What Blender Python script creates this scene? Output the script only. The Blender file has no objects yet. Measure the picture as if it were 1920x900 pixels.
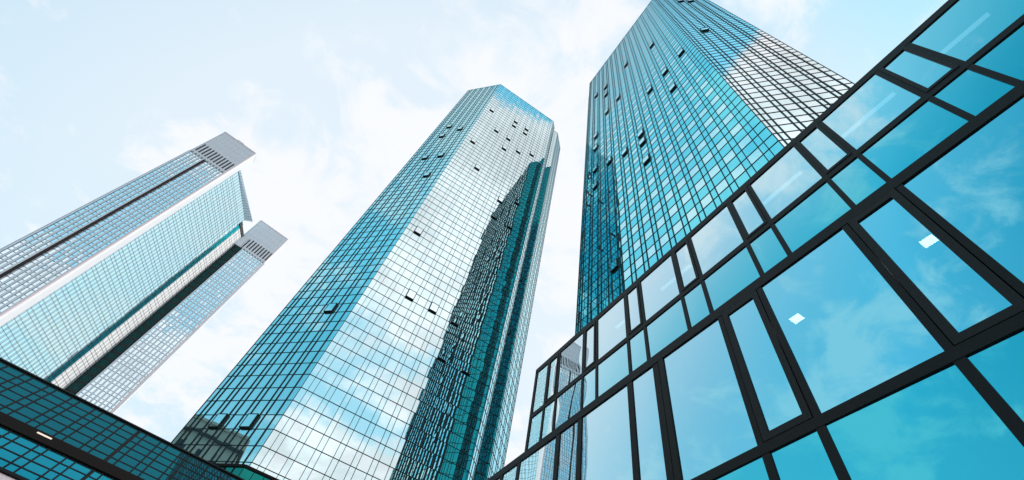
import bpy, math, random
from mathutils import Vector, Matrix
random.seed(7)
C = bpy.context.scene
COL = C.collection
rad = math.radians

# ------------------------------------------------------------------ camera
CAMROT = Matrix(((0.83159108, -0.52186321, -0.19003963), (-0.53346468, -0.65535795, -0.53471618), (0.15450472, 0.54604464, -0.82338542)))
F_PX = 858.0
cam_data = bpy.data.cameras.new('camera')
cam = bpy.data.objects.new('camera', cam_data); COL.objects.link(cam)
cam_data.sensor_fit = 'HORIZONTAL'; cam_data.sensor_width = 36.0
cam_data.lens = 36.0 * F_PX / 1920.0
cam_data.clip_start = 0.1; cam_data.clip_end = 6000
cam.matrix_world = CAMROT.to_4x4()
C.camera = cam
G = -1.7                                    # ground level below the camera

# ------------------------------------------------------------------ light
SUN_AZ, SUN_EL = 2.0, 42.0                 # degrees, azimuth from +X towards +Y
sd = Vector((math.cos(rad(SUN_AZ))*math.cos(rad(SUN_EL)), math.sin(rad(SUN_AZ))*math.cos(rad(SUN_EL)), math.sin(rad(SUN_EL))))
sun = bpy.data.lights.new('sun', 'SUN'); sun.energy = 3.0; sun.angle = rad(0.53); sun.color = (1.0, 0.95, 0.88)
so = bpy.data.objects.new('sun', sun); COL.objects.link(so)
so.rotation_euler = sd.to_track_quat('Z', 'Y').to_euler()
C.view_settings.view_transform = 'Standard'; C.view_settings.look = 'None'
C.view_settings.exposure = 0.0; C.view_settings.gamma = 1.0; C.view_settings.use_curve_mapping = False
C.render.engine = 'CYCLES'
C.cycles.caustics_reflective = False; C.cycles.caustics_refractive = False
C.cycles.max_bounces = 8; C.cycles.glossy_bounces = 5; C.cycles.transparent_max_bounces = 12

class NB:
    """small helper for node trees"""
    def __init__(s, nt): s.nt = nt; s.n = nt.nodes; s.l = nt.links
    def node(s, t, **kw):
        nd = s.n.new(t)
        for k, v in kw.items(): setattr(nd, k, v)
        return nd
    def put(s, sock, v):
        if hasattr(v, 'links') or isinstance(v, bpy.types.NodeSocket): s.l.new(v, sock)
        else: sock.default_value = v
    def math(s, op, a, b=0.0, c=0.0, clamp=False):
        nd = s.node('ShaderNodeMath', operation=op); nd.use_clamp = clamp
        s.put(nd.inputs[0], a); s.put(nd.inputs[1], b); s.put(nd.inputs[2], c)
        return nd.outputs[0]
    def vmath(s, op, a, b=(0, 0, 0)):
        nd = s.node('ShaderNodeVectorMath', operation=op)
        s.put(nd.inputs[0], a); s.put(nd.inputs[1], b)
        return nd.outputs['Value'] if op == 'DOT_PRODUCT' else nd.outputs[0]
    def step(s, x, a, b):
        nd = s.node('ShaderNodeMapRange', interpolation_type='SMOOTHSTEP')
        s.put(nd.inputs[0], x); nd.inputs[1].default_value = a; nd.inputs[2].default_value = b
        return nd.outputs[0]
    def mix(s, f, a, b):
        nd = s.node('ShaderNodeMix', data_type='RGBA')
        s.put(nd.inputs[0], f); s.put(nd.inputs[6], a); s.put(nd.inputs[7], b)
        return nd.outputs[2]
    def ramp(s, x, stops):
        nd = s.node('ShaderNodeValToRGB'); e = nd.color_ramp.elements
        while len(e) < len(stops): e.new(0.5)
        for i, (p, c) in enumerate(stops):
            e[i].position = p; e[i].color = (c[0], c[1], c[2], 1) if hasattr(c, '__len__') else (c, c, c, 1)
        s.put(nd.inputs[0], x)
        return nd.outputs[0]

w = bpy.data.worlds.new('World'); C.world = w; w.use_nodes = True
nb = NB(w.node_tree); w.node_tree.nodes.clear()
tc = nb.node('ShaderNodeTexCoord').outputs['Generated']
sep = nb.node('ShaderNodeSeparateXYZ'); nb.put(sep.inputs[0], tc)
dx, dy, dz = sep.outputs
sky = nb.node('ShaderNodeTexSky', sky_type='NISHITA'); sky.sun_disc = False
sky.sun_elevation = rad(SUN_EL); sky.sun_rotation = rad(90 - SUN_AZ)
sky.air_density = 1.3; sky.dust_density = 3.0; sky.ozone_density = 2.0
bright = Vector((math.cos(rad(75))*math.cos(rad(35)), math.sin(rad(75))*math.cos(rad(35)), math.sin(rad(35))))
cosb = nb.vmath('DOT_PRODUCT', tc, tuple(bright))
hazeramp = nb.ramp(nb.math('MULTIPLY_ADD', cosb, 0.5, 0.5), [
    (0.0, (.02, .31, .37)), (0.45, (.03, .39, .47)), (0.57, (.07, .51, .67)), (0.665, (.30, .77, .95)),
    (0.74, (.48, .79, .93)), (0.80, (.64, .80, .92)), (0.87, (.76, .87, .95)), (1.0, (.78, .88, .97))])
lowsky = nb.math('MULTIPLY', nb.math('SUBTRACT', 1.0, nb.step(dz, .30, .72)), nb.step(cosb, -.35, .15))
hazeramp = nb.mix(nb.math('MULTIPLY', lowsky, .62), hazeramp, (.64, .85, .95, 1))
# clouds on a flat layer overhead
inv = nb.math('DIVIDE', 1.0, nb.math('MAXIMUM', nb.math('ADD', dz, 0.18), 0.05))
pl = nb.node('ShaderNodeCombineXYZ'); nb.put(pl.inputs[0], nb.math('MULTIPLY', dx, inv)); nb.put(pl.inputs[1], nb.math('MULTIPLY', dy, inv))
def noise(scale, detail=9, rough=.58, dist=.3, off=(0, 0, 0)):
    nd = nb.node('ShaderNodeTexNoise'); nd.inputs['Scale'].default_value = scale; nd.inputs['Detail'].default_value = detail
    nd.inputs['Roughness'].default_value = rough; nd.inputs['Distortion'].default_value = dist
    nb.put(nd.inputs['Vector'], nb.vmath('ADD', pl.outputs[0], off)); return nd.outputs[0]
n1 = noise(2.6, off=(3.1, 1.7, 0)); n2 = noise(0.9, detail=4, off=(9.3, 4.2, 0))
nn = nb.math('ADD', nb.math('MULTIPLY', n1, 0.62), nb.math('MULTIPLY', n2, 0.38))
hlen = nb.math('SQRT', nb.math('ADD', nb.math('MULTIPLY', dx, dx), nb.math('MULTIPLY', dy, dy)))
south = nb.step(nb.math('DIVIDE', nb.math('MULTIPLY', dy, -1.0), nb.math('MAXIMUM', hlen, .01)), 0.80, 0.93)
# cloud cover: thin wisps in front, a heavy bank to the south
lowbright = nb.step(cosb, 0.55, 0.98)
n3 = noise(7.5, detail=7, rough=.62, dist=.8, off=(1.3, 8.8, 0))
bias_front = nb.math('ADD', nb.math('MULTIPLY_ADD', lowbright, 0.05, 0.0), nb.math('MULTIPLY_ADD', n3, .34, -.17))
bank = nb.ramp(dz, [(0, .34), (.40, .30), (.50, .03), (.60, 0), (.68, .07), (.74, .34), (.91, .34), (.95, .08), (.97, 0), (1, 0)])
bank = nb.math('SUBTRACT', bank, nb.math('MULTIPLY_ADD', nb.step(dz, .915, .96), .20, .04))
bias = nb.math('ADD', nb.math('MULTIPLY', bias_front, nb.math('SUBTRACT', 1.0, south)), nb.math('MULTIPLY', bank, south))
dens = nb.step(nb.math('ADD', nn, bias), 0.485, 0.60)
dens = nb.math('MULTIPLY', dens, nb.math('MULTIPLY_ADD', south, 0.18, 0.80))
cvar = nb.math('MULTIPLY_ADD', nb.step(noise(4.2, detail=6, off=(5.5, 2.1, 0)), .36, .62), .26, .80)
ccol = nb.mix(south, (1.0, 1.0, 1.02, 1), (1.98, 1.29, 1.22, 1))
base = nb.mix(0.10, hazeramp, nb.mix(1.0, hazeramp, hazeramp))
nish = nb.vmath('SCALE', sky.outputs[0]); nish.node.inputs['Scale'].default_value = 0.012
skycol = nb.vmath('ADD', nb.mix(south, hazeramp, nb.mix(nb.step(dz, .88, .95), (.82, .93, 1.03, 1), (.40, .86, 1.08, 1))), nish)
ccv = nb.vmath('SCALE', ccol); nb.put(ccv.node.inputs['Scale'], nb.math('ADD', nb.math('MULTIPLY', cvar, south), nb.math('SUBTRACT', 1.0, south)))
col = nb.mix(dens, skycol, ccv)
horizon = nb.step(dz, -0.02, 0.03)
col = nb.mix(horizon, (.10, .11, .12, 1), col)
bg = nb.node('ShaderNodeBackground'); nb.put(bg.inputs[0], nb.vmath('SCALE', col)); bg.inputs[0].links[0].from_node.inputs['Scale'].default_value = 10.0
bg.inputs[1].default_value = 0.1
out = nb.node('ShaderNodeOutputWorld'); nb.put(out.inputs[0], bg.outputs[0])

# ------------------------------------------------------------------ materials
def bump_chain(b, scale, dist, detail=1.5, stretch=(1, 1, 1)):
    t = b.node('ShaderNodeTexCoord'); mp = b.node('ShaderNodeMapping'); b.put(mp.inputs[0], t.outputs['Object'])
    mp.inputs['Scale'].default_value = stretch
    n = b.node('ShaderNodeTexNoise'); n.inputs['Scale'].default_value = scale; n.inputs['Detail'].default_value = detail
    b.put(n.inputs['Vector'], mp.outputs[0])
    bp = b.node('ShaderNodeBump'); bp.inputs['Strength'].default_value = 1.0; bp.inputs['Distance'].default_value = dist
    b.put(bp.inputs['Height'], n.outputs[0])
    return bp.outputs[0]
def mirror_glass(name, tint, graze=(.86, .93, .96), rough=0.0, bump=(0.7, .003), through=0.0, under=(.01, .03, .035), flo=.52, fhi=1.0):
    """coated curtain-wall glass: tinted reflection over a dark room, paler at grazing angles"""
    m = bpy.data.materials.new(name); m.use_nodes = True; m.node_tree.nodes.clear(); b = NB(m.node_tree)
    nrm = bump_chain(b, bump[0], bump[1])
    lw = b.node('ShaderNodeLayerWeight'); lw.inputs[0].default_value = 0.35; b.put(lw.inputs['Normal'], nrm)
    f = b.step(lw.outputs['Facing'], flo, fhi)
    c = b.mix(f, (*tint, 1), (*graze, 1))
    g = b.node('ShaderNodeBsdfGlossy'); b.put(g.inputs[0], c); g.inputs['Roughness'].default_value = rough; b.put(g.inputs['Normal'], nrm)
    o = b.node('ShaderNodeOutputMaterial')
    if through > 0:
        t = b.node('ShaderNodeBsdfTransparent'); t.inputs[0].default_value = (.62, .85, .9, 1)
        mx = b.node('ShaderNodeMixShader'); mx.inputs[0].default_value = through
        b.put(mx.inputs[1], g.outputs[0]); b.put(mx.inputs[2], t.outputs[0]); b.put(o.inputs[0], mx.outputs[0])
    else:
        d = b.node('ShaderNodeBsdfDiffuse'); d.inputs[0].default_value = (*under, 1)
        mx = b.node('ShaderNodeAddShader'); b.put(mx.inputs[0], g.outputs[0]); b.put(mx.inputs[1], d.outputs[0]); b.put(o.inputs[0], mx.outputs[0])
    return m
def plain(name, colr, rough=.6, metal=0.0, var=.12, scale=1.5, bump=0.0, spec=.5):
    m = bpy.data.materials.new(name); m.use_nodes = True; b = NB(m.node_tree); p = m.node_tree.nodes['Principled BSDF']
    t = b.node('ShaderNodeTexCoord'); n = b.node('ShaderNodeTexNoise'); n.inputs['Scale'].default_value = scale; n.inputs['Detail'].default_value = 6
    b.put(n.inputs['Vector'], t.outputs['Object'])
    lo = tuple(x*(1-var) for x in colr) + (1,); hi = tuple(min(1, x*(1+var)) for x in colr) + (1,)
    b.put(p.inputs['Base Color'], b.mix(n.outputs[0], lo, hi))
    p.inputs['Roughness'].default_value = rough; p.inputs['Metallic'].default_value = metal; p.inputs['Specular IOR Level'].default_value = spec
    if bump:
        bp = b.node('ShaderNodeBump'); bp.inputs['Distance'].default_value = bump; b.put(bp.inputs['Height'], n.outputs[0]); b.put(p.inputs['Normal'], bp.outputs[0])
    return m
def emit(name, colr, s):
    m = bpy.data.materials.new(name); m.use_nodes = True; m.node_tree.nodes.clear(); b = NB(m.node_tree)
    e = b.node('ShaderNodeEmission'); e.inputs[0].default_value = (*colr, 1); e.inputs[1].default_value = s
    o = b.node('ShaderNodeOutputMaterial'); b.put(o.inputs[0], e.outputs[0]); return m

M_VIS = mirror_glass('tower vision glass', (.52, .87, .92), bump=(.40, .0022))
M_TEAL = mirror_glass('tower tinted glass', (.17, .72, .83), bump=(.40, .0022))
M_VIS2 = mirror_glass('middle tower vision glass', (.44, .77, .85), bump=(.40, .0022))
M_TEAL2 = mirror_glass('middle tower tinted glass', (.41, .76, .84), bump=(.40, .0022))
M_CLEARW = mirror_glass('pale window glass', (.40, .74, .86), bump=(.6, .004))
M_WALL = mirror_glass('lattice wall glass', (.68, .91, .95), bump=(.5, .002))
M_DARKG = mirror_glass('dark strip glass', (.01, .34, .40), graze=(.05, .42, .48))
M_BLACKG = mirror_glass('black strip glass', (.004, .05, .05), graze=(.02, .12, .12))
M_NEAR = mirror_glass('office glass', (.24, .70, .86), graze=(.88, .98, 1.0), flo=.20, fhi=.50, through=.13, bump=(.55, .0035))
M_NEARSP = mirror_glass('office spandrel glass', (.07, .55, .67), graze=(.84, .97, 1.0), flo=.24, fhi=.56, through=.05, bump=(.55, .003))
M_SKU = mirror_glass('dark roof glass', (.003, .12, .152), graze=(.02, .18, .26), bump=(.6, .002))  # upper roof panes, deeper tint than the lower ones
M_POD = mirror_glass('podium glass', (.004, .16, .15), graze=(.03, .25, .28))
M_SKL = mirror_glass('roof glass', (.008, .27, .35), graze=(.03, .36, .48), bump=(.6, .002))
M_FIN = plain('tower mullion metal', (.008, .022, .027), .5, 0, spec=.25)
M_FRAME = plain('black frame metal', (.0085, .009, .0095), .5, 0, var=.35, scale=9, bump=.001, spec=.18)
M_FRAME2 = plain('black sash metal', (.014, .0155, .016), .55, 0, var=.35, scale=14, bump=.001, spec=.2)
M_BAR = plain('roof bar metal', (.004, .006, .007), .6, spec=.15)
M_GUT = plain('gutter metal', (.006, .005, .0045), .8, spec=.1)
M_TILE = plain('pale stone cladding', (.56, .76, .86), .55, var=.05, scale=.35)
M_TILEW = plain('white stone cladding', (.82, .83, .87), .5, var=.05, scale=.35)
M_TILED = plain('grey stone pier', (.46, .64, .76), .5, var=.06, scale=.4)
M_DIMMED = mirror_glass('dimmed tower glass', (.02, .32, .33), graze=(.1, .5, .52), bump=(.40, .0022))  # right tower glass, tint darkened so its mirror image reads dark
M_WBAR = plain('grey window bar', (.09, .16, .22), .5)
M_PALEREFL = plain('painted slab reflection', (.86, .88, .90), .5, var=.06)  # pale reflection of the second slab, painted as a matte colour
M_BLACK = plain('black recess', (.008, .010, .012), .7)
M_SLOT = plain('dark louvre', (.008, .028, .036), .6)
M_STONE = plain('beige stone', (.70, .62, .52), .8, var=.18, scale=.6)
M_STONED = plain('dark stone', (.05, .045, .04), .8)  # near-black stone for one cornice
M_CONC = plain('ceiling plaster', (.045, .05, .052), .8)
M_LED = emit('led panel', (1, .97, .95), 9.0)
M_STRIP = emit('strip lamp', (.75, .93, 1), 1.1)
M_TUBE = emit('tube lamp', (1, .84, .70), 1.1)

# ------------------------------------------------------------------ mesh helpers
Z = Vector((0, 0, 1))
class MB:
    def __init__(s): s.v = []; s.f = []
    def quad(s, a, b, c, d):
        i = len(s.v); s.v += [tuple(a), tuple(b), tuple(c), tuple(d)]; s.f.append((i, i+1, i+2, i+3))
    def box(s, o, ax, ay, az):
        """box from corner o along three edge vectors"""
        i = len(s.v); o = Vector(o)
        for k in range(8):
            s.v.append(tuple(o + (ax if k & 1 else Vector()) + (ay if k & 2 else Vector()) + (az if k & 4 else Vector())))
        fs = [(0, 2, 3, 1), (4, 5, 7, 6), (0, 1, 5, 4), (2, 6, 7, 3), (0, 4, 6, 2), (1, 3, 7, 5)]
        if ax.cross(ay).dot(az) < 0: fs = [tuple(reversed(f)) for f in fs]
        s.f += [tuple(i+k for k in f) for f in fs]
    def prism(s, pts, z0, z1):
        i = len(s.v); n = len(pts)
        s.v += [(p[0], p[1], z0) for p in pts] + [(p[0], p[1], z1) for p in pts]
        for k in range(n): s.f.append((i+k, i+(k+1) % n, i+n+(k+1) % n, i+n+k))
        s.f.append(tuple(i+n-1-k for k in range(n))); s.f.append(tuple(i+n+k for k in range(n)))
    def build(s, name, mat, parent=None, **props):
        me = bpy.data.meshes.new(name); me.from_pydata(s.v, [], s.f); me.update()
        o = bpy.data.objects.new(name, me); COL.objects.link(o); me.materials.append(mat)
        if parent is not None:
            o.parent = parent
            o.matrix_parent_inverse = parent.matrix_basis.inverted()
        for k, v in props.items(): o[k] = v
        return o
def thing(name, loc, label, cat, group=None):
    o = bpy.data.objects.new(name, None); COL.objects.link(o); o.location = loc; o.empty_display_size = .5
    o['label'] = label; o['category'] = cat
    if group: o['group'] = group
    return o
IR = CAMROT.transposed()
def proj(P):
    v = IR @ Vector(P)
    if v.z >= -0.01: return None
    return 960 + F_PX*v.x/-v.z, 450 - F_PX*v.y/-v.z
def inside(p, m=0): return p is not None and -m < p[0] < 1920+m and -m < p[1] < 900+m
def behind_office(P):
    if P[0] < 8: return False
    t = 8/P[0]; y, z = P[1]*t, P[2]*t
    return (y < 14.45 and z < 14.1) or (z < 10.07)
def area(q):
    a = 0
    for i in range(4):
        x0, y0 = q[i]; x1, y1 = q[(i+1) % 4]; a += x0*y1 - x1*y0
    return abs(a)/2

# ------------------------------------------------------------------ ground
g = MB(); g.quad((-3000, -3000, G), (3000, -3000, G), (3000, 3000, G), (-3000, 3000, G))
g.build('ground', plain('asphalt', (.09, .09, .092), .85, scale=.4), kind='structure')
pv = MB(); pv.box((-150, -60, G), Vector((158, 0, 0)), Vector((0, 200, 0)), Vector((0, 0, .12)))
pv.build('pavement', plain('paving', (.38, .38, .38), .8, scale=1.2), kind='structure')

# ------------------------------------------------------------------ curtain wall towers
class Cell:
    __slots__ = ('c', 'd', 'n', 'w', 'h', 'kind', 'area', 'mat')
def cell_quad(mb, c, rnd=True, sig=0.003):
    d, n = c.d, c.n
    a = random.gauss(0, sig) if rnd else 0; b = random.gauss(0, sig*.7) if rnd else 0
    hw, hh = c.w/2, c.h/2
    dd = (d + n*a).normalized(); uu = (Z + n*b).normalized()
    mb.quad(c.c - dd*hw - uu*hh, c.c + dd*hw - uu*hh, c.c + dd*hw + uu*hh, c.c - dd*hw + uu*hh)
def facade_cols(w, first, period, nwide, wide=1.30, edge=.0):
    """column boundaries along a face: [narrow, (wide, narrow)*]; returns list of (u0,u1,iswide)"""
    cs = []; u = 0
    for k in range(nwide):
        c = first + period*k; a, b = c - wide/2, c + wide/2
        if k == 0:
            if a > 1.1: cs += [(0, a - .66, False), (a - .66, a, False)]
            elif a > .15: cs += [(0, a*.42, False), (a*.42, a, False)]
        else: cs.append((u, a, False))
        cs.append((a, b, True)); u = b
    r = w - u
    if r > .9: cs += [(u, u + .62, False), (u + .62, w, False)]
    elif r > .1: cs.append((u, w, False))
    return cs
def auto_cols(w):
    k = int((w - .9)//1.955)
    if k < 1:
        n = max(1, round(w/.8)); return [(w*i/n, w*(i+1)/n, False) for i in range(n)]
    first = (w - 1.955*(k-1))/2
    return facade_cols(w, first, 1.955, k)
def tower(name, label, poly, faces, ztop, zoff, zbot, deep, sashes, mw, mp, alt={}):
    """poly: corner points in order, each face from poly[i] to poly[i+1] with outward normal on the right of travel;
       faces: {i: (first, period, nwide, reverse)}; sashes: list of (face, u, z)"""
    root = thing(name, (sum(p[0] for p in poly)/len(poly), sum(p[1] for p in poly)/len(poly), G), label, 'skyscraper', 'twin glass towers')
    n = len(poly); rows = []
    k = -8
    lv = []
    while True:
        z0 = 25.35 + zoff + 3.5*k
        lv += [z0, z0 + 1.82]; k += 1
        if z0 > ztop: break
    lv = [z for z in lv if zbot + .3 < z < ztop - .4]; lv = [zbot] + lv + [ztop]
    isw = lambda za: abs(((za - (25.35 + zoff + 1.82)) % 3.5)) < .05 or abs(((za - (25.35 + zoff + 1.82)) % 3.5) - 3.5) < .05
    cells = []; fins = []; trs = {z: [] for z in lv}
    for i in range(n):
        A = Vector((*poly[i], 0)); B = Vector((*poly[(i+1) % n], 0)); d = B - A; wdt = d.length; d.normalize()
        nn_ = Vector((d.y, -d.x, 0))
        if i in faces:
            fi, pe, nw, rev = faces[i]; cols = facade_cols(wdt, fi, pe, nw)
            if rev: cols = [(wdt - b, wdt - a, t) for a, b, t in reversed(cols)]
        else: cols = auto_cols(wdt)
        for j in range(len(lv) - 1):
            za, zb = lv[j], lv[j+1]; win = isw(za)
            for (a, b, wide) in cols:
                c = Cell(); c.c = A + d*((a+b)/2) + Z*((za+zb)/2); c.d = d; c.n = nn_; c.w = b - a; c.h = zb - za
                c.kind = 'w' if (wide and win) else 'p'; c.area = 0; c.mat = alt.get(i, (mw, mp))[0 if c.kind == 'w' else 1]
                if nn_.dot(-c.c) > 0 and not behind_office(c.c):
                    q = [proj(c.c + d*sx*c.w/2 + Z*sz*c.h/2) for sx, sz in ((-1, -1), (1, -1), (1, 1), (-1, 1))]
                    if all(inside(p) for p in q) and not (q[0][1] > 675 + .5*q[0][0]): c.area = area(q)
                cells.append(c)
        us = sorted({round(a, 3) for a, b, t in cols} | {round(cols[-1][1], 3)})
        for u in us[:-1]:
            p = A + d*u; vis = nn_.dot(-p) > 0
            fins.append((vis, p, d, nn_, u < .01, deep.get(i, .045)))
        for z in lv: trs[z].append((A, d, nn_, wdt))
    for kind, nm in (('w', 'window_pane'), ('p', 'glass_panel')):
        cs = sorted([c for c in cells if c.kind == kind], key=lambda c: -c.area)
        for c in cs[:100]:
            mb = MB(); cell_quad(mb, c); mb.build(nm, c.mat, root)
        mb = MB(); ms = []; idx = []
        for c in cs[100:]:
            cell_quad(mb, c)
            if c.mat not in ms: ms.append(c.mat)
            idx.append(ms.index(c.mat))
        o = mb.build(nm, ms[0], root, kind='stuff')
        for m_ in ms[1:]: o.data.materials.append(m_)
        o.data.polygons.foreach_set('material_index', idx)
    rest = MB(); cnt = 0
    for vis, p, d, nn_, corner, fd in fins:
        tgt = MB() if (vis and cnt < 100) else rest
        if corner: tgt.box(p - d*.05 - nn_*.05, d*.1, nn_*.12, Z*0 + Z*(ztop - zbot), ) if False else tgt.box(p + Z*zbot - d*.035 - nn_*.04, d*.07, nn_*.09, Z*(ztop - zbot))
        else: tgt.box(p + Z*zbot - d*.03, d*.055, nn_*fd, Z*(ztop - zbot))
        if tgt is not rest: tgt.build('mullion', M_FIN, root); cnt += 1
    rest.build('mullion', M_FIN, root, kind='stuff')
    for z in lv[1:-1]:
        mb = MB()
        for A, d, nn_, wdt in trs[z]: mb.box(A + Z*(z - .03), d*wdt, nn_*.045, Z*.06)
        mb.build('transom', M_FIN, root)
    cp = MB()
    for A, d, nn_, wdt in trs[ztop]: cp.box(A + Z*(ztop - .05) - nn_*.3, d*wdt, nn_*.36, Z*.22)
    cp.build('parapet', mp, root)
    rf = MB(); rf.prism([(p[0], p[1]) for p in poly], ztop - .9, ztop - .6); rf.build('roof', M_CONC, root)
    core = MB(); cx, cy = root.location.x, root.location.y
    core.prism([(cx + (p[0]-cx)*.97, cy + (p[1]-cy)*.97) for p in poly], G, ztop - 1); core.build('core', M_BLACK, root)
    for (i, u, z) in sashes:
        A = Vector((*poly[i], 0)); B = Vector((*poly[(i+1) % n], 0)); d = (B - A).normalized(); nn_ = Vector((d.y, -d.x, 0))
        zz = 25.35 + zoff + 1.82 + 3.5*round((z - (25.35 + zoff + 1.82))/3.5)
        o = A + d*(u - .64) + Z*(zz + .03)
        fr = MB(); D = .27
        fr.box(o + nn_*.02, d*1.28, nn_*D, Z*.10)
        fr.box(o + nn_*.02 + Z*1.53, d*1.28, nn_*D, Z*.09)
        for s in (0, 1.19): fr.box(o + nn_*.02 + d*s + Z*.10, d*.09, nn_*D, Z*1.43)
        f = fr.build('open_window', M_FIN, root)
        gp = MB(); c = Cell(); c.c = o + d*.64 + Z*.81 + nn_*(D - .0); c.d = d; c.n = nn_; c.w = 1.12; c.h = 1.45
        cell_quad(gp, c); gp.build('pane', mw, f)
    return root
s2 = math.sqrt(.5)
LA = 11.45
R0 = (-1.25, 49.6)
mid_poly = [(R0[0] - LA*s2, R0[1] + LA*s2), R0, (20.35, 49.6), (21.98, 51.3), (21.98, 52.1), (23.95, 52.1), (28.0, 56.15), (28.0, 74.0), (20, 82), (-1.25, 82), (R0[0] - LA*s2, 73.8)]
mid = tower('glass_tower', 'octagonal teal glass tower in the middle of the photo, mirroring clouds and its dark twin', mid_poly,
    {0: (1.98*0 + 11.45 - (1.52 + 1.98*4), 1.98, 5, False), 1: (2.04, 1.95, 10, False)}, 153.3, 0.0, 19.5, {0: .10, 1: .055},
    [(0, LA - u, z) for u, z in [(7.45, 116), (3.5, 112.4), (7.45, 108.8), (7.45, 95), (3.5, 95), (3.5, 84.2), (3.5, 41.2), (7.45, 23.7), (3.5, 23.7)]] +
    [(1, 2.04 + 1.95*k, z) for k, z in [(0, 129.1), (4, 132.5), (4, 129), (6, 132.5), (6, 129), (2, 118.5), (4, 118.5), (4, 111.5), (6, 115), (8, 118.5), (2, 94), (0, 104.8), (0, 62.8), (2, 48.5), (4, 48.5), (6, 48.5), (6, 41.3), (8, 41.3), (6, 87), (8, 90), (8, 79.3), (6, 79.8)]], M_VIS2, M_TEAL2)
# glazed podium round the foot of the middle tower
pod = MB(); off = .8
pp = [(-12.2, 60.3), (-1.58 - 0.0, 48.8 + .87 - .87), (22.0, 48.8), (29, 55.8)]
a0 = Vector((-1.58, 48.8, 0)); dA = Vector((-s2, s2, 0))
path = [a0 + dA*13, a0, Vector((22.4, 48.8, 0))]
pg = MB(); pb = MB(); pc = MB()
for A, B in ((path[0], path[1]), (path[1], path[2])):
    d = (B - A); L = d.length; d.normalize(); n_ = Vector((d.y, -d.x, 0)); m = int(L/.98)
    for j in range(m):
        for z0, z1 in ((14.2, 16.0), (16.0, 17.7), (17.7, 19.2)):
            c = Cell(); c.c = A + d*((j+.5)*L/m) + Z*((z0+z1)/2); c.d = d; c.n = n_; c.w = L/m; c.h = z1 - z0; cell_quad(pg, c)
        pb.box(A + d*(j*L/m) + Z*G, d*.06, n_*.08, Z*(19.2 - G))
    for z in (14.2, 16.0, 17.7): pb.box(A + Z*z, d*L, n_*.05, Z*.06)
    pg.quad(A + Z*G, A + d*L + Z*G, A + d*L + Z*14.2, A + Z*14.2)
    pc.box(A + Z*19.2 - n_*.86, d*L, n_*.98, Z*.25)
pg.build('podium_glass', M_POD, mid, label='dark teal glazed podium at the tower foot'); pb.build('podium_bar', M_BAR, mid); pc.build('podium_coping', M_BAR, mid)

RC = (22.6, 3.3); LD = 10.55
right_poly = [(24.3, 34.2), (22.6, 32.5), RC, (RC[0] + LD*s2, RC[1] - LD*s2), (50, -4.16), (58, 3.8), (58, 32.5), (50.5, 40.2), (29.1, 40.2), (25.05, 36.15), (25.05, 34.2)]
C_s = [(29.1, 127.7), (25.1, 126.7), (25.1, 119), (21.2, 106.3), (25.1, 102.9), (29, 99.3), (29, 91.9), (13.37, 87.4), (9.46, 76.9), (9.46, 87.4), (17.28, 73.9), (17.28, 70.3), (21.2, 73.9), (17.28, 63.3), (25.1, 77.3), (9.46, 110.6), (17.28, 123.2), (5.55, 87.4), (25.1, 45.9), (29, 74.3), (29, 80.2)]
right = tower('glass_tower', 'teal glass tower on the right with checkered pale windows, rising behind the black framed office', right_poly,
    {1: (29.2 - (2.25 + 1.955*13), 1.955, 14, False), 2: (1.62, 1.86, 5, False)}, 153.3, 0.42, G + .1, {1: .10, 2: .10},
    [(1, 32.5 - y, z) for y, z in C_s] + [(2, 3.48, 92.9), (2, 5.34, 137.5), (2, 7.2, 134)], M_VIS, M_TEAL, {2: (M_VIS2, M_TEAL2), 0: (M_DIMMED, M_DIMMED), 10: (M_DIMMED, M_DIMMED), 9: (M_DIMMED, M_DIMMED), 8: (M_DIMMED, M_DIMMED), 7: (M_DIMMED, M_DIMMED)})  # far faces: the dark reflection is put into their glass tint

# ------------------------------------------------------------------ far tower with stone slabs
tri = thing('slab_tower', (-70, 185, G), 'far pale tower on the left, two stone slabs joined by a glass lattice wall', 'skyscraper')
def frame(P, deg):
    d = Vector((math.cos(rad(deg)), math.sin(rad(deg)), 0)); return Vector((*P, 0)), d, Vector((d.y, -d.x, 0))
def rounded(P, d, n, w, dep, r, k=6):
    """plan outline of a slab: front corners rounded"""
    pts = []
    for i in range(k+1):
        a = math.pi/2*i/k; pts.append(P + d*(r - r*math.sin(a)*1 - 0) - n*(r - r*math.cos(a)) + d*0)
    pts = [P + d*(r*(1 - math.cos(t))) + n*(-r + r*math.sin(t)) for t in [math.pi/2*i/k for i in range(k+1)]]
    pts += [P + d*(w - r*(1 - math.sin(t))) + n*(-r + r*math.cos(t)) for t in [math.pi/2*i/k for i in range(k+1)]]
    pts += [P + d*w - n*dep, P - n*dep]
    return [(p.x, p.y) for p in pts]
cells_t = {'window_pane': [], 'lattice': []}
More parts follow.
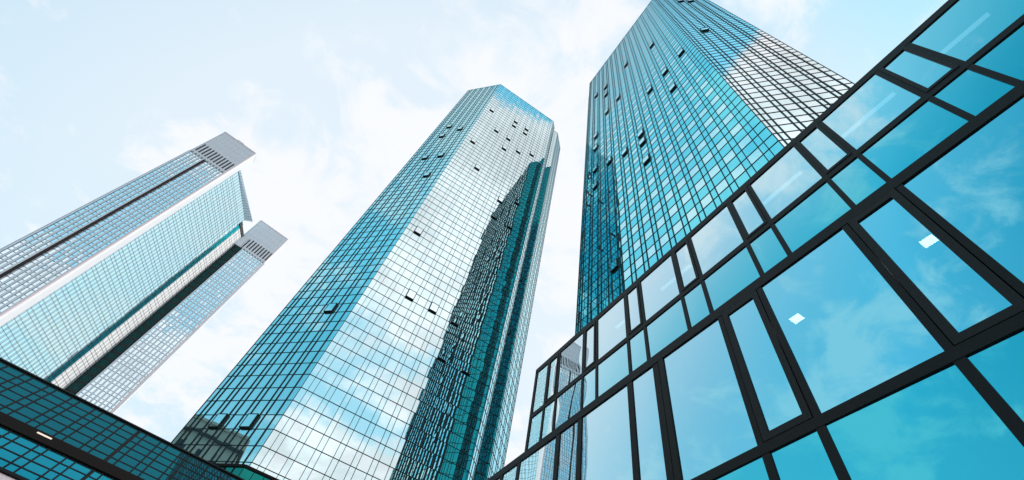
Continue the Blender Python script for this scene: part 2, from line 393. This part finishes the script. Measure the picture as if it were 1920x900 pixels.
def slab(P, deg, w, dep, u0, pitch, ncol, slotz, black, zt=183.6, ul=0):
    A, d, n = frame(P, deg)
    bd = MB(); bd.prism(rounded(A - n*.45 + d*ul, d, n, w - ul, dep, 1.0), G, slotz[0] - 1.6)   # core wall behind the windows
    wall = bd.build('slab_wall', M_TILED, tri)
    up = MB(); up.prism(rounded(A, d, n, w, dep, 1.0), slotz[0] - 1.6, zt); wl = up.build('crown_wall', M_TILE, tri, label='blank pale crown with a row of dark slots')
    jt = MB()
    for z in (172.6, 176.4, 180.2): jt.box(A + d*1.0 + Z*z, d*(w - 2.0), n*.02, Z*.05)
    for k in range(1, 8): jt.box(A + d*(1.0 + (w-2)*k/8) + Z*(slotz[1] + .4), d*.05, n*.02, Z*(zt - slotz[1] - .4))
    jt.build('panel_joint', M_TILED, wl)
    edge = MB(); edge.prism(rounded(A + d*(w - 1.35) + n*.02, d, n, 1.37, dep, .9), G, zt + .05); edge.build('edge_pier', M_TILEW, tri)
    edge2 = MB(); ul or edge2.prism(rounded(A + n*.02, d, n, .95, 2.5, .5), G, slotz[0] - 1.61); ul or edge2.build('edge_pier', M_TILED, tri)
    cp = MB(); cp.prism(rounded(A + n*.1 - d*.1, d, n, w + .2, dep, 1.1), zt, zt + .35); cp.build('coping', M_TILEW, tri)
    for j in range(ncol):
        u = u0 + pitch*j
        s = MB(); s.box(A + d*u + Z*slotz[0] - n*.3, d*(pitch*.46), n*.31, Z*(slotz[1] - slotz[0])); s.build('vent_slot', M_SLOT, tri)
        s = MB(); s.box(A + d*(u - .05) + Z*(slotz[0] - 1.35) - n*.3, d*(pitch*.5), n*.31, Z*.28); s.build('slit_window', M_SLOT, tri)
    ztop = slotz[0] - 1.6
    # piers and windows
    pier = pitch*.38
    for j in range(ncol + 1):
        u = u0 - pier - .05 + pitch*j
        if black is not None and j - 1 == black: continue
        wdt = pier
        if u < .95 and not ul: continue
        p = MB(); p.box(A + d*u - n*.46 + Z*G, d*wdt, n*.46, Z*(ztop - G)); p.build('pier', M_TILE, tri)
    if black is not None:
        b = MB(); b.box(A + d*(u0 + pitch*black - .18) - n*.44 + Z*G, d*.95, n*.40, Z*(ztop - .4 - G)); b.build('recess_strip', M_BLACK, tri)
    bars = MB()
    z = ztop - 8; 
    zl = []
    z = 80.14 - 3.46*22
    while z < ztop:
        for (za, zb) in ((z + .10, z + 1.22), (z + 1.32, z + 3.40)):
            zb2 = min(zb, ztop)
            if zb2 - za < .3 or za < G + 1: continue
            for j in range(ncol):
                if j == black: continue
                c = Cell(); wd = pitch*.62; c.c = A + d*(u0 - .05 + pitch*j + wd/2) - n*.30 + Z*((za+zb2)/2); c.d = d; c.n = n; c.w = wd; c.h = zb2 - za; c.kind = 'w'
                q = [proj(c.c + d*sx*c.w/2 + Z*sz*c.h/2) for sx, sz in ((-1, -1), (1, -1), (1, 1), (-1, 1))]
                c.area = area(q) if all(inside(t) for t in q) and q[0][1] < 675 + .5*q[0][0] else 0
                cells_t['window_pane'].append(c)
        for zz in (z, z + 1.22):
            if G + 1 < zz < ztop - .1: bars.box(A + d*max(.9, ul) - n*.42 + Z*zz, d*(w - 1.2 - max(.9, ul)), n*.17, Z*.14)
        z += 3.46
    bars.build('window_bar', M_WBAR, tri)
S1 = ((-98.0, 153.3), 6.5); S2 = ((-70.0, 193.0), 9.0)
slab(*S1, 16.9, 5.0, 1.12, 1.372, 11, (163.1, 169.5), 4)
slab(*S2, 17.3, 5.0, 5.35, 1.49, 8, (164.1, 170.4), None, zt=184.0, ul=4.4)
# glass lattice wall between the slabs
PW, dW, nW = frame((-82.0, 159.5), 70)
WT = 172.0
def lattice(u0, u1, mat_key, z1):
    k = math.ceil((u0 - .71)/1.56 - 1); cols = []
    while True:
        a, b, c_ = .71 + 1.56*k, .71 + 1.56*k + .45, .71 + 1.56*(k+1)
        for (s, e) in ((a, b), (b, c_)):
            s2_, e2_ = max(s, u0), min(e, u1)
            if e2_ - s2_ > .08: cols.append((s2_, e2_))
        k += 1
        if .71 + 1.56*k > u1: break
    z = 73.42 - 3.455*21; out_ = []
    while z < z1:
        for za, zb in ((z, z + 1.28), (z + 1.28, z + 3.455)):
            zb = min(zb, z1)
            if zb - za > .2 and za > G:
                for s, e in cols:
                    c = Cell(); c.c = PW + dW*((s+e)/2) + Z*((za+zb)/2); c.d = dW; c.n = nW; c.w = e - s; c.h = zb - za; c.kind = mat_key
                    q = [proj(c.c + dW*sx*c.w/2 + Z*sz*c.h/2) for sx, sz in ((-1, -1), (1, -1), (1, 1), (-1, 1))]
                    c.area = area(q) if all(inside(t) for t in q) and q[0][1] < 675 + .5*q[0][0] else 0
                    out_.append(c)
        z += 3.455
    return cols, out_
colsA, cA = lattice(0, 27.9, 'l', WT); colsT, cT = lattice(27.9, 30.3, 't', WT - 1.5); colsB, cB = lattice(30.3, 37.2, 'l', WT - 3)
cells_t['lattice'] = cA
for nm, key, mat in (('window_pane', 'window_pane', M_CLEARW), ('lattice_pane', 'lattice', M_WALL)):
    cs = sorted(cells_t[key], key=lambda c: -c.area)
    for c in cs[:100]:
        mb = MB(); cell_quad(mb, c, sig=.012 if nm == 'window_pane' else .004); mb.build(nm, mat, tri)
    mb = MB()
    for c in cs[100:]: cell_quad(mb, c, sig=.012 if nm == 'window_pane' else .004)
    mb.build(nm, mat, tri, kind='stuff')
mb = MB()
for c in cT: cell_quad(mb, c, sig=.002)
mb.build('dark_glass_strip', M_DARKG, tri)
mb = MB()
for c in cB: cell_quad(mb, c, sig=.002)
mb.build('reflection_panel', M_PALEREFL, tri, kind='stuff')  # matte panes painted with the second slab's mirror image
for i, (s, e) in enumerate(colsA + colsT + colsB):
    mb = MB(); mb.box(PW + dW*s - dW*.03 + Z*G, dW*.06, nW*.05, Z*(WT - G - (0 if s < 27.9 else 2.2))); mb.build('lattice_mullion', M_FIN, tri)
z = 73.42 - 3.455*21
while z < WT:
    mb = MB()
    for zz in (z, z + 1.28):
        if G < zz < WT - 3: mb.box(PW + Z*(zz - .03), dW*37.2, nW*.05, Z*.06)
    if mb.v: mb.build('lattice_transom', M_FIN, tri)
    z += 3.455
rr = MB(); A1, d1_, n1_ = frame(*S1)
for k in range(3): rr.box(A1 + d1_*(6.5 + k*1.5) - n1_*.3 + Z*183.9, d1_*.12, n1_*.12, Z*.7)
rr.box(A1 + d1_*6.4 - n1_*.3 + Z*184.5, d1_*3.2, n1_*.12, Z*.12); rr.build('roof_rail', M_FIN, tri)
# dark return between the lattice wall and the second slab
A2, d2, n2 = frame(*S2)
q0 = PW + dW*37.2; q1 = A2 + d2*4.4 + n2*.12
dr = MB(); dd_ = (q1 - q0); nnr = Vector((dd_.y, -dd_.x, 0)).normalized()
dr.prism([(q0.x, q0.y), (q1.x, q1.y), (q1.x - nnr.x*2, q1.y - nnr.y*2), (q0.x - nnr.x*2, q0.y - nnr.y*2)], G, 169.0)
ret = dr.build('dark_return_wall', M_BLACKG, tri, label='dark green glass strip beside the second slab')
tb = MB(); L_ = dd_.length; du = dd_.normalized()
for f in (.28, .5, .72, .9): tb.box(q0 + dd_*f + Z*G - du*.06, du*.16, nnr*.15, Z*(170 - G))
z = 10
while z < 169: tb.box(q0 + Z*z, dd_, nnr*.06, Z*.5); z += 3.455
tb.build('strip_bar', M_BLACK, ret)
pb_ = MB(); pb_.box(PW + dW*27.9 + Z*(WT - 4), dW*8.5, nW*.25, Z*1.8); pb_.build('strip_parapet', M_BLACK, tri)
# leaning soffit above the lattice wall
sf = MB(); P0 = PW + dW*.6 + Z*(WT + .6); P1 = PW + dW*28.2 + Z*(WT - .2)
T0 = PW + dW*.6 + Z*(WT + 1.6) + nW*.3; T1 = PW + dW*30.5 + Z*(WT + 3.2) + nW*1.9
B1 = T1 - nW*3; B0 = T0 - nW*3
i = 0; sf.v = [tuple(x) for x in (P0, P1, T1, T0, P0 - nW*3, P1 - nW*3, B1, B0)]
sf.f = [(0, 1, 2, 3), (7, 6, 5, 4), (3, 2, 6, 7), (1, 5, 6, 2), (0, 3, 7, 4), (4, 5, 1, 0)]
sfo = sf.build('leaning_soffit', M_TILED, tri)
jl = MB()
for k in range(1, 19):
    a = P0.lerp(P1, k/19); b = T0.lerp(T1, k/19); jl.box(a + nW*.02, dW*.12, (b - a), nW*.04)
jl.build('soffit_joint', M_BLACK, sfo)
# body of the tower behind the lattice and the slabs
body = MB(); body.prism([(-97, 158), (-84.5, 160), (-83.3, 161), (-72.5, 190.5), (-71, 197), (-54, 199.5), (-70, 215), (-98, 215), (-105, 182)], G, 168.5)
body.build('tower_body', M_TILED, tri)

# ------------------------------------------------------------------ sloped glass atrium roof, lower left
S = 1.70
a_ = Vector((-11.897, 25.693, 10.0))*S
e1 = Vector((-4.343+11.897, 26.451-25.693, 0)).normalized(); 
nrm = Vector((-.075, .749, -.658)).normalized()
e2 = nrm.cross(e1); e2 = e2 if e2.z > 0 else -e2; e2.normalize(); nO = -nrm
sk = thing('atrium_roof', (-12, 42, G), 'sloped dark teal glass roof with a black gutter band, bottom left corner', 'glass roof')
def at(u, v): return a_ + e1*(u*S) + e2*(v*S)
ucols = []
for k in range(-9, 11):
    b0 = 1.12 + 1.027*k; ucols += [b0, b0 + .345]
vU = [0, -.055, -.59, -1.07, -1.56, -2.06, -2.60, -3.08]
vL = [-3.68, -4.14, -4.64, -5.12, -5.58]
def glaz(vs, mat, nm):
    cs = []
    for i in range(len(vs) - 1):
        v0, v1 = vs[i], vs[i+1]
        for j in range(len(ucols) - 1):
            u0, u1 = ucols[j], ucols[j+1]
            q = [at(u0, v1), at(u1, v1), at(u1, v0), at(u0, v0)]
            pq = [proj(x) for x in q]; ar = area(pq) if all(inside(t, 150) for t in pq) else 0
            if nm == 'clip': continue
            cs.append((ar, q))
    cs.sort(key=lambda t: -t[0])
    for ar, q in cs[:100]:
        mb = MB(); t = [random.gauss(0, .0025) for _ in range(2)]; c = sum(q, Vector())/4
        mb.quad(*[x + nO*((x-c).dot(e1)*t[0] + (x-c).dot(e2)*t[1]) for x in q]); mb.build(nm, mat, sk)
    mb = MB()
    for ar, q in cs[100:]: mb.quad(*q)
    if mb.v: mb.build(nm, mat, sk, kind='stuff')
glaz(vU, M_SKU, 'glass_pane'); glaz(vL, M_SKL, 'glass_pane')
uA, uB = ucols[0], ucols[-1]
def bar(p, q, wd, dep, nm='glazing_bar', mat=M_BAR, par=None):
    d = (q - p); s = d.normalized().cross(nO).normalized()
    mb = MB(); mb.box(p - s*wd/2 - nO*.02, d, s*wd, nO*dep); return mb.build(nm, mat, par or sk)
for u in ucols:
    wd = .17 if abs(u - (1.12 + 1.027*5)) > .01 else .36
    bar(at(u, .0), at(u, -3.1), wd*.66, .05); bar(at(u, -3.66), at(u, -5.6), wd*.6, .05)
for v in vU[2:-1] + vL[1:-1]: bar(at(uA, v), at(uB, v), .10, .04, 'purlin')
bar(at(uA, .01), at(uB, .01), .16, .14, 'ridge_cap'); bar(at(uA, -5.64), at(uB, -5.64), .26, .14, 'eaves_beam')
gt = MB(); p = at(uA, -3.67); gt.box(p - nO*.25, at(uB, -3.67) - p, e2*(.60*S), nO*.37); gut = gt.build('gutter', M_GUT, sk)
tb = MB(); p = at(3.76, -3.30); tb.box(p + nO*.12, at(4.30, -3.30) - p, e2*.05*S, nO*.05); tb.build('tube_light', M_TUBE, sk)
ev = MB(); p = at(uA, -5.72); ev.box(p - nO*.3, at(uB, -5.72) - p, e2*(-1.5), nO*.3); ev.build('white_soffit', M_TILEW, sk)
bk = MB(); q = [at(uA, -.02), at(uB, -.02)]; bk.prism([(q[0].x, q[0].y + .2), (q[1].x, q[1].y + .2), (q[1].x, q[1].y + .6), (q[0].x, q[0].y + .6)], G, q[0].z - .3)
bk.build('wall', M_CONC, sk)

# ------------------------------------------------------------------ near office block with black frames (x = 8 plane)
off_ = thing('office_block', (12, 3, G), 'near black framed glass office block on the right with big mirrored panes', 'office building')
XF = 8.0
def pane(y0, y1, z0, z1, mat=M_NEAR, par=None, x=XF, nm='window_pane', sig=.0036):
    a = random.gauss(0, sig); b = random.gauss(0, sig*.6); cy, cz = (y0+y1)/2, (z0+z1)/2
    f = lambda y, z: (x + a*(y-cy) + b*(z-cz), y, z)
    mb = MB(); nx = 8 if (y1-y0) > 1 else 4; nz = 8
    # subdivided so that each sheet can carry a slight pillow warp
    k = random.uniform(.0015, .004)
    vs = []
    for i in range(nx+1):
        for j in range(nz+1):
            s, t = i/nx, j/nz; yy = y0 + (y1-y0)*s; zz = z0 + (z1-z0)*t
            px, py, pz = f(yy, zz); vs.append((px - k*4*s*(1-s)*4*t*(1-t), py, pz))
    mb.v = vs
    for i in range(nx):
        for j in range(nz):
            q = i*(nz+1) + j; mb.f.append((q, q+1, q+nz+2, q+nz+1))
    o = mb.build(nm, mat, par or off_)
    for p in o.data.polygons: p.use_smooth = True
    return o
def mull(y0, y1, z0, z1, nm='mullion', dep=.10, x0=.06, par=None, mat=M_FRAME):
    dep = dep*.28
    mb = MB(); mb.box((XF - dep, y0, z0), Vector((dep + x0, 0, 0)), Vector((0, y1-y0, 0)), Vector((0, 0, z1-z0)))
    # shallow groove line along the face gives the profile its double edge
    o = mb.build(nm, mat, par or off_); return o
def sash(y0, y1, z0, z1, fr, mat, par=None):
    mb = MB(); X = XF - .05
    for (a, b, c, d) in ((y0, y1, z0, z0+fr), (y0, y1, z1-fr, z1), (y0, y0+fr, z0+fr, z1-fr), (y1-fr, y1, z0+fr, z1-fr)):
        mb.box((X, a, c), Vector((.075, 0, 0)), Vector((0, b-a, 0)), Vector((0, 0, d-c)))
    s = mb.build('window_sash', M_FRAME2, off_); pane(y0+fr-.01, y1-fr+.01, z0+fr-.01, z1-fr+.01, mat, s, XF - .01, 'pane'); return s
Y_END = 14.45; Y_MIN = -12.5
m1 = [.10 + 2.5*k for k in range(-5, 6)]; m2 = [.92 + 2.5*k for k in range(-5, 6)]
ed = sorted(m1 + m2)
hw = .06
ed = [y for y in ed if y < Y_END - .3]
for i, y in enumerate(ed):
    y1 = ed[i+1] if i + 1 < len(ed) else Y_END - .06
    narrow = y in m1
    mull(y - hw, y + hw, 11.70, 13.86, dep=.10); mull(y - hw, y + hw, 10.07, 11.50, dep=.10)
    if narrow and y1 < Y_END - .5:
        sash(y + hw, y1 - hw, 11.70, 13.86, .085, M_NEAR)
    else: pane(y + hw - .01, y1 - hw + .01, 11.69, 13.87)
    pane(y + hw - .01, y1 - hw + .01, 10.06, 11.51, M_NEARSP, nm='spandrel_pane')
mull(Y_END - .15, Y_END, 10.07, 14.0, 'corner_post', dep=.12)
mull(Y_MIN, Y_END, 13.86, 14.12, 'parapet_rail', dep=.12); mull(Y_MIN, Y_END - .15, 11.50, 11.70, 'transom', dep=.12)
mull(Y_MIN, 26, 9.77, 10.07, 'heavy_transom', dep=.16)
mull(Y_MIN, 26, 5.83, 6.04, 'heavy_transom', dep=.15)
for k in range(-5, 8):
    y0 = Y_MIN
# lower storey: (start, end, kind) along y
low = [(-10.8, -9.44, 's'), (-9.44, -7.2, 'w'), (-7.2, -5.84, 's'), (-5.84, -3.6, 'w'), (-3.6, -2.23, 's'), (-2.23, .0, 'w'), (.0, 1.37, 's'), (1.37, 3.57, 'w'), (3.57, 4.97, 's'), (4.97, 7.03, 'w'), (7.03, 8.48, 'm'),
       (8.48, 10.97, 'w'), (10.97, 12.22, 'n'), (12.22, 14.76, 'w'), (14.76, 16.03, 'n'), (16.03, 18.5, 'w'), (18.5, 19.8, 'n'), (19.8, 22.3, 'w'), (22.3, 23.6, 'n'), (23.6, 26, 'w')]
for (a, b, k) in low:
    if k == 's':
        mull(a, a + .13, 6.04, 9.77, dep=.13); mull(b - .14, b, 6.04, 9.77, dep=.13)
        sash(a + .15, b - .16, 6.05, 9.76, .15, M_NEAR)
    elif k == 'm':
        mull(7.03, 7.22, 6.04, 9.77, dep=.14); mull(7.25, 7.47, 6.04, 9.77, dep=.10); mull(7.22, 7.25, 6.04, 9.77, dep=.04)
        mull(8.37, 8.59, 6.04, 9.77, dep=.12); pane(7.46, 8.38, 6.03, 9.78)
    elif k == 'n':
        mull(a - .11, a + .11, 6.04, 9.77, dep=.12); mull(b - .11, b + .11, 6.04, 9.77, dep=.12); pane(a + .10, b - .10, 6.03, 9.78)
    else:
        e0 = .0 if a < 8 else .10; pane(a - .01 + (.11 if a > 8 else 0), b + .01 - (.11 if b > 8 else 0), 6.03, 9.78)
lm = [-9.4, -7.1, -5.8, -3.5, -2.3, 1.29, 3.665, 4.86, 7.25, 8.45, 11.0, 12.2, 14.75, 16.0, 18.5, 19.8, 22.3, 23.6, 26]
lm.insert(5, -.08)
for i, y in enumerate(lm[:-1]):
    mull(y - .09, y + .09, 2.2, 5.83, dep=.12); pane(y + .08, lm[i+1] - .08, 2.19, 5.84, M_NEARSP, nm='spandrel_pane')
mull(Y_MIN, 26, 2.0, 2.2, 'heavy_transom', dep=.15)
b = MB(); b.box((XF, Y_MIN, G), Vector((.3, 0, 0)), Vector((0, 26 - Y_MIN, 0)), Vector((0, 0, 2.0 - G))); b.build('plinth', M_FRAME, off_)
# floors, ceilings and back wall inside
def slabbox(nm, x0, x1, y0, y1, z0, z1, mat=M_CONC):
    b = MB(); b.box((x0, y0, z0), Vector((x1-x0, 0, 0)), Vector((0, y1-y0, 0)), Vector((0, 0, z1-z0))); return b.build(nm, mat, off_)
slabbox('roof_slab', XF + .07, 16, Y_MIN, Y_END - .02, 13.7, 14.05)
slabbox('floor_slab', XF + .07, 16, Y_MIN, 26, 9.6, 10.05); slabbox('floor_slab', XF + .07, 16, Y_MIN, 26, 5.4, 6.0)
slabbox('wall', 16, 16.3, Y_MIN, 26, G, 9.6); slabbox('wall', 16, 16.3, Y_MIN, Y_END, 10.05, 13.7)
slabbox('wall', XF + .08, 16, Y_END - .25, Y_END - .03, 10.05, 13.7, M_FRAME); slabbox('wall', XF + .08, 16, 25.8, 26, G, 9.6, M_FRAME)
slabbox('wall', XF + .08, 16, Y_MIN, Y_MIN + .2, G, 13.7, M_FRAME)
def lamp(nm, label, x, y, z, wx, wy, mat, grp):
    t = thing(nm, (x, y, z), label, 'ceiling light', grp)
    f = MB(); f.box((x-wx/2-.015, y-wy/2-.015, z), Vector((wx+.03, 0, 0)), Vector((0, wy+.03, 0)), Vector((0, 0, .05))); f.build('housing', M_FRAME2, t)
    e = MB(); e.quad((x-wx/2, y-wy/2, z-.004), (x-wx/2, y+wy/2, z-.004), (x+wx/2, y+wy/2, z-.004), (x+wx/2, y-wy/2, z-.004)); e.build('diffuser', mat, t)
lamp('ceiling_light', 'square white ceiling light behind the tilted narrow sash on the right', 9.36, .50, 9.5, .25, .27, M_LED, 'square ceiling lights inside the office')
lamp('ceiling_light', 'square white ceiling light behind the big square pane', 9.17, 3.63, 9.5, .25, .27, M_LED, 'square ceiling lights inside the office')
for y0, y1, lb in ((-3.73, -2.52, 'in the top right corner pane, above the narrow dark sash'), (-1.47, .03, 'in the top storey pane right of the far tower edge'), (1.35, 2.7, 'in the top storey pane beside the tower corner'), (5.75, 7.2, 'in the top storey bay halfway along the parapet'), (8.9, 9.7, 'in the far left top storey bay')):
    lamp('strip_light', 'long pale strip light ' + lb, 8.62, (y0+y1)/2, 13.55, .13, y1-y0, M_STRIP, 'strip lights under the office roof')

# ------------------------------------------------------------------ old stone building, seen only as a reflection
ob = thing('stone_building', (-75, 66, G), 'old beige stone building mirrored at the foot of the middle tower', 'building')
bw = MB(); bw.box((-86, 54.5, G), Vector((21, 0, 0)), Vector((0, 24, 0)), Vector((0, 0, 49.5 - G))); bw.build('wall', M_STONE, ob)
for z, p in ((46.6, .55), (49.5, .3), (38.5, .3), (30, .3)):
    c_ = MB(); c_.box((-86 - p, 54.5 - p, z), Vector((21 + 2*p, 0, 0)), Vector((0, 24 + 2*p, 0)), Vector((0, 0, .5)))
    c_.build('cornice', M_STONED if z == 46.6 else M_STONE, ob)
for r in range(9):
    for k in range(6):
        wn = MB(); wn.box((-65.02, 57 + k*3.7, 3 + r*4.9), Vector((.04, 0, 0)), Vector((0, 1.4, 0)), Vector((0, 0, 2.6))); wn.build('window', M_SLOT, ob)
